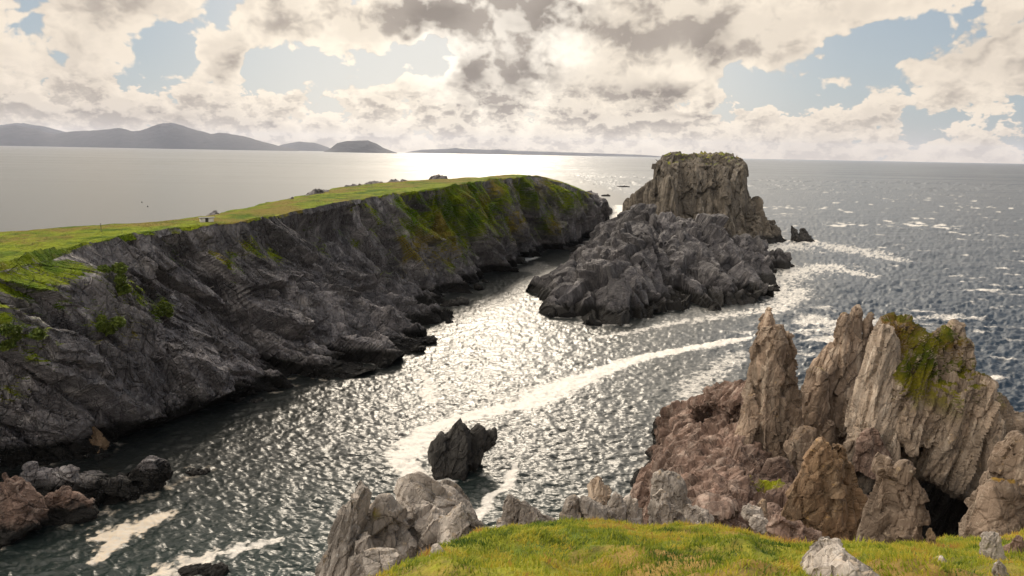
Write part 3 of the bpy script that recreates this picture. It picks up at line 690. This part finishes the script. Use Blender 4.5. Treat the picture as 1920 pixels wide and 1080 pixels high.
hue = np.clip(.45 + 1.5 * fbm(pp / 1.7, 3, 223) + .8 * fbm(pp / .45, 2, 224) + rng.normal(0, .1, nb) + .22 * sst(1.2, -.4, np.interp(bx, EDGE[:, 0], EDGE[:, 1]) - by), 0, 1)
ln = np.clip(.085 + .17 * clump + rng.normal(0, .03, nb), .04, .3) * (.6 + .5 * rng.random(nb))
az = rng.uniform(0, 6.28, nb); az2 = 1.2 + 2.2 * perlin(pp / 1.4, 225) + rng.normal(0, .7, nb)
wd = .006 + .008 * rng.random(nb)
lean = ln * rng.uniform(.3, 1., nb)
b0 = np.stack([bx, by, bz - .03], 1); side = np.stack([np.cos(az), np.sin(az), az * 0], 1) * wd[:, None]
ld = np.stack([np.cos(az2), np.sin(az2), az2 * 0], 1)
mid = b0 + ld * (lean * .35)[:, None]; mid[:, 2] += ln * .6
tipv = b0 + ld * lean[:, None]; tipv[:, 2] += ln * .85
gvv = np.stack([b0 - side, b0 + side, mid + side * .7, mid - side * .7, tipv], 1).reshape(-1, 3)
i0 = np.arange(nb) * 5
tri = np.concatenate([np.stack([i0, i0 + 1, i0 + 2], 1), np.stack([i0, i0 + 2, i0 + 3], 1), np.stack([i0 + 3, i0 + 2, i0 + 4], 1)])
tag(mesh_np('grass', gvv, tri, M_GRASS, attrs={'hue': np.repeat(hue, 5)}), 'short tufted green and ochre grass on the near brow', 'grass', kind='stuff')
note('grass', nb)
# ------------------------------------------------------------------ rocks along the brow
def small(name, hulls, mat, label, sd, sz=.6, d=(.5, .2, .8), s=.5, vox=.05, cat='rock', green=None, group='rocks along the edge of the near grass'):
    return rock(name, hulls, vox, mat, label, cat, [(sz * 1.6, sz * .2), (sz * .7, sz * .11), (sz * .3, sz * .045)], d, s, sd, group, green=green)
small('slab_outcrop', [
    fin([(596, 1075), (612, 1030), (650, 950), (668, 920), (690, 905), (700, 925), (672, 1000), (640, 1100), (600, 1130)], 18, 1.6, top=.6)], M_PALE, 'big ridged slab leaning left, leftmost rock of the near outcrop, orange lichen on its tip', 101, .8, (.35, .1, 1), .3, .04)
small('slab_outcrop', [
    fin([(665, 1040), (690, 950), (700, 925), (735, 925), (760, 960), (780, 1020), (760, 1050), (700, 1060)], 18.6, 1.8),
    fin([(735, 965), (800, 960), (850, 978), (862, 1030), (800, 1090), (700, 1090)], 19.2, 2.2),
    fin([(630, 1100), (660, 1010), (700, 1000), (720, 1060), (690, 1120)], 17.4, 1.5)], M_PALE, 'dark-faced blocky outcrop with a mossy cleft between two pale slabs', 102, 1.1, (.6, .1, .6), .7, .045,
    green=lambda v, n: .7 - np.linalg.norm(v - P(700, 965, 18), axis=1) * .9 + .4 * fbm(v / .4, 3, 3))
small('slab_outcrop', [fin([(735, 925), (742, 905), (765, 896), (790, 905), (850, 940), (900, 965), (905, 990), (850, 975), (780, 970), (745, 960)], 20.5, 1.8)], M_PALE, 'long pale slab sloping down to the right from the outcrop top', 103, .7, (.8, .1, -.5), .35, .045)
small('slab_outcrop', [fin([(812, 925), (822, 908), (850, 915), (880, 945), (888, 968), (860, 960)], 22.5, 1.2)], M_PALE, 'narrow pale slab above the foam, lying behind the long slab', 104, .6, (.8, .1, -.5), .35, .045)
small('boulder', [fin([(826, 1010), (832, 982), (850, 958), (862, 946), (878, 958), (898, 985), (905, 1005), (860, 1020)], 17.5, 1.2)], M_PALE, 'cone-shaped grey boulder in the grass left of the brow', 105, .5, (.2, .2, 1), .6, .035)
small('slab', [fin([(672, 1032), (690, 1028), (750, 1040), (752, 1052), (690, 1052)], 15.5, 1.0)], M_PALE, 'thin flat pale slab lying at the grass corner below the dark-faced outcrop', 106, .4, (1, .1, -.1), .4, .03)
E4 = [
 ([(930, 985), (940, 940), (952, 925), (968, 930), (985, 960), (975, 985)], 23, .9, M_PALE, 'pale split rock just right of the lower foam streak'),
 ([(965, 935), (985, 940), (1020, 960), (1045, 975), (990, 985), (968, 970)], 23, .9, M_PALE, 'pale slab tapering right beside the split rock'),
 ([(1056, 985), (1058, 955), (1070, 925), (1084, 935), (1090, 970), (1080, 985)], 23.5, .9, M_PALE, 'upright pale rock with a narrow top, left end of a low ridge'),
 ([(1075, 935), (1095, 940), (1130, 955), (1165, 975), (1150, 985), (1090, 985)], 23.6, 1., M_PALE, 'low ridge of pale stone running right from an upright rock'),
 ([(1102, 948), (1106, 915), (1122, 891), (1136, 905), (1146, 930), (1138, 955), (1112, 965)], 27, 1.3, M_TAN, 'pointed brown rock behind the low pale ridge, above the water'),
 ([(1138, 975), (1144, 935), (1158, 922), (1168, 932), (1172, 960), (1165, 985)], 24.5, 1., M_PALE, 'square-shouldered pink-grey rock, left of a pair'),
 ([(1166, 985), (1168, 935), (1180, 925), (1195, 945), (1205, 975), (1190, 990)], 25, 1., M_PALE, 'pink-grey rock with slanting right side, right of a pair'),
 ([(1186, 930), (1190, 918), (1215, 902), (1226, 905), (1215, 925), (1196, 945)], 30, 1., M_RED, 'short brown log-shaped rock by the water left of a grey boulder'),
 ([(1216, 985), (1224, 930), (1240, 918), (1262, 950), (1258, 985)], 25.5, 1.1, M_PALE, 'grey wedge in front of the broad boulder'),
 ([(1222, 930), (1226, 890), (1250, 886), (1282, 902), (1302, 940), (1296, 960), (1240, 965)], 27.5, 2., M_PALE, 'broad grey boulder with flat facets left of the rubble slope'),
 ([(1266, 960), (1278, 942), (1300, 948), (1338, 972), (1330, 985), (1290, 975)], 25, .8, M_PALE, 'thin pale plank of stone lying beside the broad boulder'),
 ([(1300, 985), (1310, 965), (1330, 970), (1335, 985)], 24, .6, M_PALE, 'small pale stone below the stone plank'),
 ([(1390, 965), (1395, 950), (1425, 952), (1430, 966), (1410, 972)], 27, 1., M_PALE, 'flat-topped pale block under the rubble slope'),
 ([(1412, 965), (1420, 945), (1436, 936), (1440, 960), (1430, 975)], 28, .8, M_TAN, 'small upright block behind the flat-topped one'),
 ([(1400, 985), (1408, 972), (1428, 968), (1440, 980), (1435, 992)], 25, .7, M_PALE, 'pinkish block at the grass edge in front of the flat-topped one'),
 ([(1436, 995), (1446, 972), (1470, 976), (1500, 985), (1545, 1000), (1500, 1012)], 23, 1., M_RED, 'long low pink rock lying along the grass edge under the rusty pinnacle'),
 ([(1735, 1020), (1738, 1000), (1746, 992), (1756, 1012), (1752, 1025)], 17.5, .35, M_RUST, 'small brown standing stone in the grass right of the double pinnacle'),
 ([(1745, 1062), (1752, 1046), (1766, 1040), (1775, 1056), (1766, 1068)], 14, .3, M_PALE, 'grey stone half sunk in the grass below the standing stone'),
 ([(1842, 1050), (1846, 1012), (1866, 998), (1880, 1005), (1890, 1040), (1870, 1062)], 15.5, .5, M_PALE, 'knobbly grey rock in the grass at the right, biggest there'),
 ([(1866, 1075), (1870, 1050), (1886, 1056), (1890, 1080), (1876, 1090)], 13.5, .35, M_PALE, 'small knobbly rock directly below the bigger one at right'),
 ([(1888, 1040), (1895, 1005), (1920, 1008), (1940, 1030), (1930, 1050)], 16, .5, M_RED, 'brown rock at the right edge beside the knobbly one'),
 ([(800, 1052), (808, 1030), (818, 1024), (830, 1034), (836, 1050), (815, 1060)], 15.8, .35, M_PALE, 'small grey stone in the grass below the cone-shaped boulder'),
]
for k, (sil, Y, th_, mt, lab) in enumerate(E4):
    if k >= 16: Y = G(np.mean([q[0] for q in sil]), max(q[1] for q in sil) - 6)[1]
    small('boulder', [fin(sil, Y, th_)], mt, lab, 120 + k, .022 * Y, (.3 + .4 * (k % 3 - 1), .2, .9), .55, .0022 * Y)
small('boulder', [fin([(1484, 1110), (1500, 1062), (1515, 1044), (1545, 1032), (1585, 1027), (1600, 1036), (1640, 1066), (1680, 1110), (1600, 1150)], 8.7, 1.3, top=.7)], M_PALE, 'large pale flat-faceted boulder at the bottom edge in the grass', 160, .5, (.7, .2, -.5), .5, .025)
G_PIN = 'pinnacles rising behind the near grass'
rock('rock_pinnacle', [
    fin([(1458, 985), (1462, 955), (1490, 905), (1520, 852), (1538, 830), (1556, 828), (1575, 860), (1590, 920), (1592, 1010), (1520, 1080), (1462, 1040)], 40, 4.),
    fin([(1556, 829), (1580, 838), (1598, 905), (1612, 960), (1620, 1060), (1570, 1080), (1570, 900)], 41, 3.5)],
    .085, M_RUST, 'rust-brown triangular pinnacle with a pale left edge', 'rock pinnacle', [(2.6, .28), (1.1, .17), (.5, .07)], (.3, .1, 1), .7, 174, G_PIN)
rock('rock_pinnacle', [
    fin([(1608, 1010), (1640, 930), (1650, 880), (1660, 856), (1672, 858), (1682, 880), (1680, 1010), (1640, 1090), (1605, 1080)], 30, 2.),
    fin([(1668, 1000), (1672, 910), (1684, 880), (1694, 872), (1706, 890), (1722, 925), (1734, 955), (1730, 1010), (1700, 1090)], 29.5, 2.2)],
    .065, M_TAN, 'twin-tipped tan pinnacle standing in front of the dark chasm', 'rock pinnacle', [(2., .22), (.85, .14), (.35, .05)], (.2, .1, 1), .55, 172, G_PIN)
rock('rock_pinnacle', [
    fin([(1812, 985), (1830, 955), (1856, 915), (1868, 905), (1900, 930), (1950, 990), (1940, 1060), (1830, 1060)], 27, 3.),
    fin([(1862, 930), (1872, 865), (1890, 838), (1902, 814), (1914, 818), (1930, 850), (1990, 900), (2000, 1000), (1880, 1000)], 28.5, 3.5),
    fin([(1900, 960), (1920, 900), (1960, 880), (2060, 960), (2060, 1080), (1900, 1080)], 27, 3.)],
    .065, M_TAN, 'mossy tan pinnacle cut by the right edge of the picture', 'rock pinnacle', [(2.2, .26), (.9, .15), (.38, .06)], (.5, .1, .8), .6, 177, G_PIN,
    green=lambda v, n: .75 - np.minimum(np.linalg.norm(v - P(1885, 890, 27), axis=1), np.linalg.norm(v - P(1905, 860, 27), axis=1)) * .75 + .4 * fbm(v / .5, 3, 3))
# ------------------------------------------------------------------ the little lookout hut, post, buoys
M_WHITE, n = material('white_wall'); p = n.pos(); n.out(n.bsdf(n.mix(n.noise(p, 1.5, 4, .6).ss(.45, .7), (.62, .58, .52), (.42, .38, .33)), .85))
M_SLAB, n = material('concrete_slab'); p = n.pos(); n.out(n.bsdf(n.mix(n.noise(p, 2., 4, .6).ss(.4, .7), (.20, .19, .17), (.12, .115, .10)), .9))
M_SHADE_FLOAT, n = material('door_shade_float'); n.out(n.bsdf((.03, .025, .02), .8))  # painted shade for the hut doorway; on the floats their own dark colour
M_POST, n = material('weathered_wood'); n.out(n.bsdf((.10, .085, .07), .85))
def box_part(name, boxes, mat, parent):
    bm = bmesh.new()
    for (x0, x1, y0, y1, z0, z1) in boxes:
        r = bmesh.ops.create_cube(bm, size=1)
        for w_ in r['verts']: w_.co = ((x0 + x1) / 2 + w_.co.x * (x1 - x0), (y0 + y1) / 2 + w_.co.y * (y1 - y0), (z0 + z1) / 2 + w_.co.z * (z1 - z0))
    bmesh.ops.bevel(bm, geom=bm.edges[:], offset=.03, segments=1, affect='EDGES')
    me = bpy.data.meshes.new(name); bm.to_mesh(me); bm.free(); me.materials.append(mat)
    o = bpy.data.objects.new(name, me); COL.objects.link(o); o.parent = parent; return o
hp = surf(388, 413)
hut = bpy.data.objects.new('lookout_hut', None); COL.objects.link(hut); hut.location = hp + np.array([0, 0, .15]); hut.scale = (.62, .62, .5); hut.rotation_euler = (0, 0, math.radians(28))
tag(hut, 'tiny white-walled stone hut with a flat grey roof on the headland turf', 'hut')
box_part('wall', [(-2.2, -.5, -1.2, -.95, -1.2, 1.45), (.55, 2.4, -1.2, -.95, -1.2, 1.45), (-2.2, -1.95, -.95, 1.2, -1.2, 1.45), (2.15, 2.4, -.95, 1.2, -1.2, 1.45), (-1.95, 2.15, 1., 1.2, -1.2, 1.45)], M_WHITE, hut)
box_part('roof', [(-2.6, 2.9, -1.5, 1.5, 1.45, 1.72)], M_SLAB, hut)
box_part('doorway_shade', [(-.5, .55, -1.08, -1.0, -1.2, 1.42)], M_SHADE_FLOAT, hut)  # dark sheet standing in for the shade of the open doorway
pq = surf(191, 431)
po = bpy.data.objects.new('post', None); COL.objects.link(po); po.location = pq
tag(po, 'thin bare post standing on the far edge of the turf', 'post')
box_part('shaft', [(-.05, .05, -.05, .05, -.5, 1.6)], M_POST, po); box_part('cap', [(-.08, .08, -.08, .08, 1.6, 1.72)], M_POST, po)
for k, (a, b) in enumerate([(266, 380), (277, 388)]):
    c = W(a, b)
    bm = bmesh.new(); bmesh.ops.create_uvsphere(bm, u_segments=16, v_segments=10, radius=.55); bmesh.ops.create_cone(bm, cap_ends=True, segments=12, radius1=.22, radius2=.1, depth=.8, matrix=Matrix.Translation((0, 0, .8)))
    me = bpy.data.meshes.new('buoy'); bm.to_mesh(me); bm.free(); me.materials.append(M_SHADE_FLOAT)
    o = bpy.data.objects.new('buoy', me); COL.objects.link(o); o.location = (c[0], c[1], .1)
    tag(o, ['tiny dark float on the calm bay, farther of two', 'tiny dark float on the calm bay, nearer of two'][k], 'buoy', 'floats on the calm bay')
# leafy clumps on the left cliff
M_LEAF, n = material('leaf'); n.out(n.bsdf(n.mix(n.attr('hue'), (.045, .075, .012), (.15, .18, .03)), .6, spec=.2))
for k, (px, py, r_, lab) in enumerate([(200, 612, 3.2, 'bright green leafy shrub growing low on the dark left cliff'), (225, 530, 3.2, 'yellow-green shrub high on the left cliff, under the turf edge'), (302, 575, 2.4, 'thin trailing shrub right of two thicker ones on the left cliff'), (25, 632, 2.6, 'green shrub clump on the cliff at the left edge')]):
    c = surf(px, py); m_ = 5200
    R = np.random.default_rng(900 + k)
    q = R.normal(size=(m_, 3)); q /= np.linalg.norm(q, axis=1)[:, None]
    r_ *= .8; sc_ = R.normal(size=(9, 3)) * (.55, .3, .42); sr = R.uniform(.18, .5, 9); w_i = R.integers(0, 9, m_)
    q = q * (R.random((m_, 1)) ** .45) * sr[w_i][:, None] * (1, .7, .75) + sc_[w_i]; q *= r_
    q += c + np.array([.5, -.4, 0])
    a = R.normal(size=(m_, 3)) * .17; b = R.normal(size=(m_, 3)) * .17
    lv = np.stack([q - a, q + b, q + a, q - b], 1).reshape(-1, 3)
    o = mesh_np('shrub', lv, np.arange(m_ * 4).reshape(-1, 4), M_LEAF, attrs={'hue': np.repeat(np.clip(.5 + 1.2 * fbm(q / .8, 2, 5) + R.normal(0, .15, m_), 0, 1), 4)})
    tag(o, lab, 'shrub', 'shrubs on the left cliff')
note('foreground')
# ------------------------------------------------------------------ light, sky, air
sl = bpy.data.lights.new('sun', 'SUN'); sl.energy = 1.5; sl.angle = math.radians(10); sl.color = (1, .87, .70)
so = bpy.data.objects.new('sun', sl); COL.objects.link(so)
so.rotation_euler = Vector(-SUN).to_track_quat('-Z', 'Y').to_euler(); so.location = (0, 100, 200)
wd = bpy.data.worlds.new('World'); SC.world = wd; wd.use_nodes = True
n = NT(wd.node_tree); n.dim = '2D'
wd.cycles.sampling_method = 'MANUAL'; wd.cycles.sample_map_resolution = 512
tc = n.node('ShaderNodeTexCoord')
D3 = X(n.nt, tc.outputs['Generated'])
dx, dy, dz = n.xyz(D3)
sky = n.node('ShaderNodeTexSky', sky_type='NISHITA'); sky.sun_disc = False; sky.sun_elevation = SUN_EL; sky.sun_rotation = SUN_AZ
sky.air_density = 1.; sky.dust_density = 1.5; sky.ozone_density = 1.5
skc = X(n.nt, sky.outputs[0])
az = dx._m('ARCTAN2', dy)
# two decks of cumulus in bearing and height: big heads overhead, small ones piled towards the horizon
zz = dz.max(0.)
def deck(S, sx, sz, oz, dxo, dzo):
    pv = n.comb((az + dxo) * S * sx, (zz + dzo) * S * sz, 0.)
    a = n.noise(pv, 1., 6, .54, .0)
    wp = n.node('ShaderNodeVectorMath', operation='MULTIPLY_ADD'); n.put(wp.inputs[0], n.noise(pv, 3.1, 2, .5, col=True)); wp.inputs[1].default_value = (.35, .35, .35); n.put(wp.inputs[2], pv)
    pw = X(n.nt, wp.outputs[0])
    b = n.voro(pw, 2.3) * -1. + .5
    c = n.voro(pw, 5.6) * -1. + .5
    e = n.voro(pw, 13.) * -1. + .5
    return a + b * .17 + c * .10 + e * .05
lowmix = zz.ss(.055, .105)
def dens(dxo, dzo):
    A = deck(7.5, 1., 1.25, 0., dxo, dzo); B = deck(19., 1., 1.7, 0., dxo * .4, dzo * .4)
    return B + (A - B) * lowmix
def ae(px, py):
    d = ray(px, py); d = d / np.linalg.norm(d); return math.atan2(d[0], d[1]), d[2]
wob = (n.noise(n.comb(az, zz * 1.6, 2.), 16., 3, .6) - .5) * .07
azw = az + wob; zw = zz + wob * .5
def blob(px, py, rx, ry):
    a0, e0 = ae(px, py); rx /= F; ry /= F
    q = ((azw - a0) / (rx * 1.25)).pow(2.) + ((zw - e0) / (ry * 1.25)).pow(2.)
    return (q + 1.).pow(-2.)
bias = 0. * az
for px, py, rx, ry, am in [
    (330, 80, 120, 45, -.26), (270, 130, 130, 45, -.26), (420, 65, 60, 30, -.15), (600, 120, 140, 45, -.24), (700, 125, 130, 35, -.24), (770, 95, 90, 36, -.24), (600, 185, 60, 40, -.18), (680, 0, 60, 16, -.25), (520, 150, 50, 30, -.12),
    (1450, 130, 110, 22, -.24), (1600, 85, 90, 30, -.24), (1500, 185, 170, 28, -.24), (1690, 50, 90, 30, -.26), (1790, 40, 50, 50, -.22), (1840, 235, 110, 26, -.24), (1080, 115, 26, 24, -.2), (1370, 165, 40, 16, -.2), (1390, 200, 60, 10, -.15), (870, 85, 40, 16, -.05),
    (90, 60, 150, 80, .17), (60, 180, 200, 70, .1), (440, 120, 50, 60, .26), (400, 75, 35, 30, .2), (560, 45, 100, 45, .25), (240, 20, 130, 40, .2), (700, 55, 60, 45, .17), (900, 130, 130, 70, .24), (930, 10, 120, 40, .2), (780, 40, 80, 40, .16), (1120, 160, 120, 50, .14), (410, 100, 40, 45, .22), (660, 160, 45, 45, .12), (565, 148, 35, 14, .26), (1000, 40, 200, 70, .18), (1200, 100, 150, 80, .14), (1400, 60, 120, 50, .14), (1800, 130, 140, 55, .24), (1620, 170, 60, 40, .12), (700, 10, 100, 20, .05), (1300, 220, 200, 50, .1), (700, 220, 300, 50, .1), (260, 215, 200, 45, .1), (1560, 30, 60, 20, .12)]:
    bias = bias + blob(px, py, rx, ry) * (am * .92 if am < 0 else am)
dk = 0. * az
for px, py, rx, ry, am in [(810, 30, 70, 42, 1.), (1050, 30, 85, 45, 1.0), (1190, 60, 60, 50, .35), (875, 140, 48, 38, .95), (1000, 140, 45, 44, 1.05), (1240, 178, 80, 20, 1.), (1330, 85, 40, 60, .6), (1300, 165, 30, 20, .5), (920, 200, 50, 12, .6), (630, 228, 30, 10, .5), (310, 218, 60, 10, .45), (420, 140, 45, 35, .3), (180, 110, 160, 50, .1), (1810, 30, 90, 50, .2), (140, 215, 40, 8, .35), (510, 232, 40, 8, .4), (1100, 220, 40, 10, .35), (1310, 215, 50, 8, .5), (990, 215, 30, 10, .45)]:
    dk = dk + blob(px, py, rx * .75, ry * .75) * am
d0 = dens(0., 0.) + bias
d1 = dens(az * -.03, .022) + bias
lowcov = zz.lin(.0, .09, .16, 0.)
sd = n.node('ShaderNodeVectorMath', operation='DOT_PRODUCT'); n.put(sd.inputs[0], D3)
sv_ = ray(930, 20); sv_ = sv_ / np.linalg.norm(sv_); sd.inputs[1].default_value = tuple(sv_)
ca = X(n.nt, sd.outputs['Value'])
veil_fill = ca.ss(.55, .97) * zz.ss(.20, .34)  # bright cloud added around the sun, out of view, to lighten the water
side_fill = (az.ss(-.75, -1.1) - az.ss(-2.0, -2.5)).max(0.)  # unseen bright cloud added at left as side fill on the rocks
high = zz.ss(.2, .4) * az.ss(.25, .7) * .12 - (veil_fill + side_fill) * .10 - zz.ss(.28, .5) * az.ss(.5, .1) * .10
cov = (d0 + lowcov - high).ss(.47, .53)
under = ((d1 - d0) * 4.6 + .40).ss(.0, 1.)           # more cloud above: shaded side
core = (d0 + lowcov * .5).ss(.56, .84)
glow = ca.ss(.90, 1.0); hot = ca.ss(.982, 1.0).pow(2.)
rear_fill = dy.ss(.1, -.5)  # unseen clouds behind the camera, brightened as fill on the facing cliffs
dkm = (dk * 1.15 * (d0 + .1).ss(.45, .75)).min(1.)
shade = (under * .72 + core * .30 + dkm * .8 - veil_fill * .5 - side_fill * .5).max(0.).min(1.)
edge = (d0 + lowcov - high).ss(.47, .52) - (d0 + lowcov - high).ss(.55, .68)
shade = shade * (.93 - edge.max(0.) * .5)
lit = n.mix(glow, (.68, .59, .48), (.84, .74, .60))
lit = n.mix(hot, lit, (1.0, .92, .80))
lit = n.mix(veil_fill, lit, (2.2, 2.02, 1.74))
lit = n.mix(rear_fill, lit, (1.8, 1.67, 1.48))
lit = n.mix(side_fill, lit, (2.6, 2.4, 2.1))
drk = n.mix(dkm, (.30, .255, .215), (.16, .13, .108))
ccol = n.mix(shade, lit, drk)
haze_b = zz.lin(0., .045, 1., 0.).pow(1.6)
ccol = n.mix(haze_b * .4, ccol, n.mix(glow, (.56, .475, .385), (.66, .565, .45)))
ccol = n.mul(ccol, (10., 10., 10.))
blue = n.mix(.86, skc, n.mix(zz.ss(.05, .6), (2.2, 2.7, 3.1), (1.1, 1.6, 2.3)))
blue = n.mix(glow * .4, blue, (7.6, 7.0, 6.1))
blue = n.mix(haze_b * .6, blue, (5.6, 5.0, 4.3))
fin_ = n.mix((cov * .97), blue, ccol)
bg = n.node('ShaderNodeBackground'); bg.inputs[1].default_value = .1; n.put(bg.inputs[0], fin_)
n.nt.links.new(bg.outputs[0], n.node('ShaderNodeOutputWorld').inputs[0])
# haze over the bay
bm = bmesh.new(); bmesh.ops.create_cube(bm, size=1)
for q in bm.verts: q.co = (q.co.x * 90000, q.co.y * 90000, 470 + q.co.z * 960)
me = bpy.data.meshes.new('haze'); bm.to_mesh(me); bm.free()
M_HAZE, n = material('haze_air')
pv = n.node('ShaderNodeVolumePrincipled'); pv.inputs['Color'].default_value = (.74, .80, 1., 1); pv.inputs['Density'].default_value = HAZE; pv.inputs['Anisotropy'].default_value = .3
n.out(None, X(n.nt, pv.outputs[0])); me.materials.append(M_HAZE)
if HAZE: tag(bpy.data.objects.new('haze', me), kind='stuff'); COL.objects.link(bpy.data.objects['haze'])
SC.view_settings.view_transform = 'Standard'; SC.view_settings.look = 'None'; SC.view_settings.exposure = EXPO; SC.view_settings.gamma = 1
SC.cycles.max_bounces = 5; SC.cycles.diffuse_bounces = 2; SC.cycles.glossy_bounces = 3; SC.cycles.volume_bounces = 0
SC.cycles.use_denoising = True
note('done')
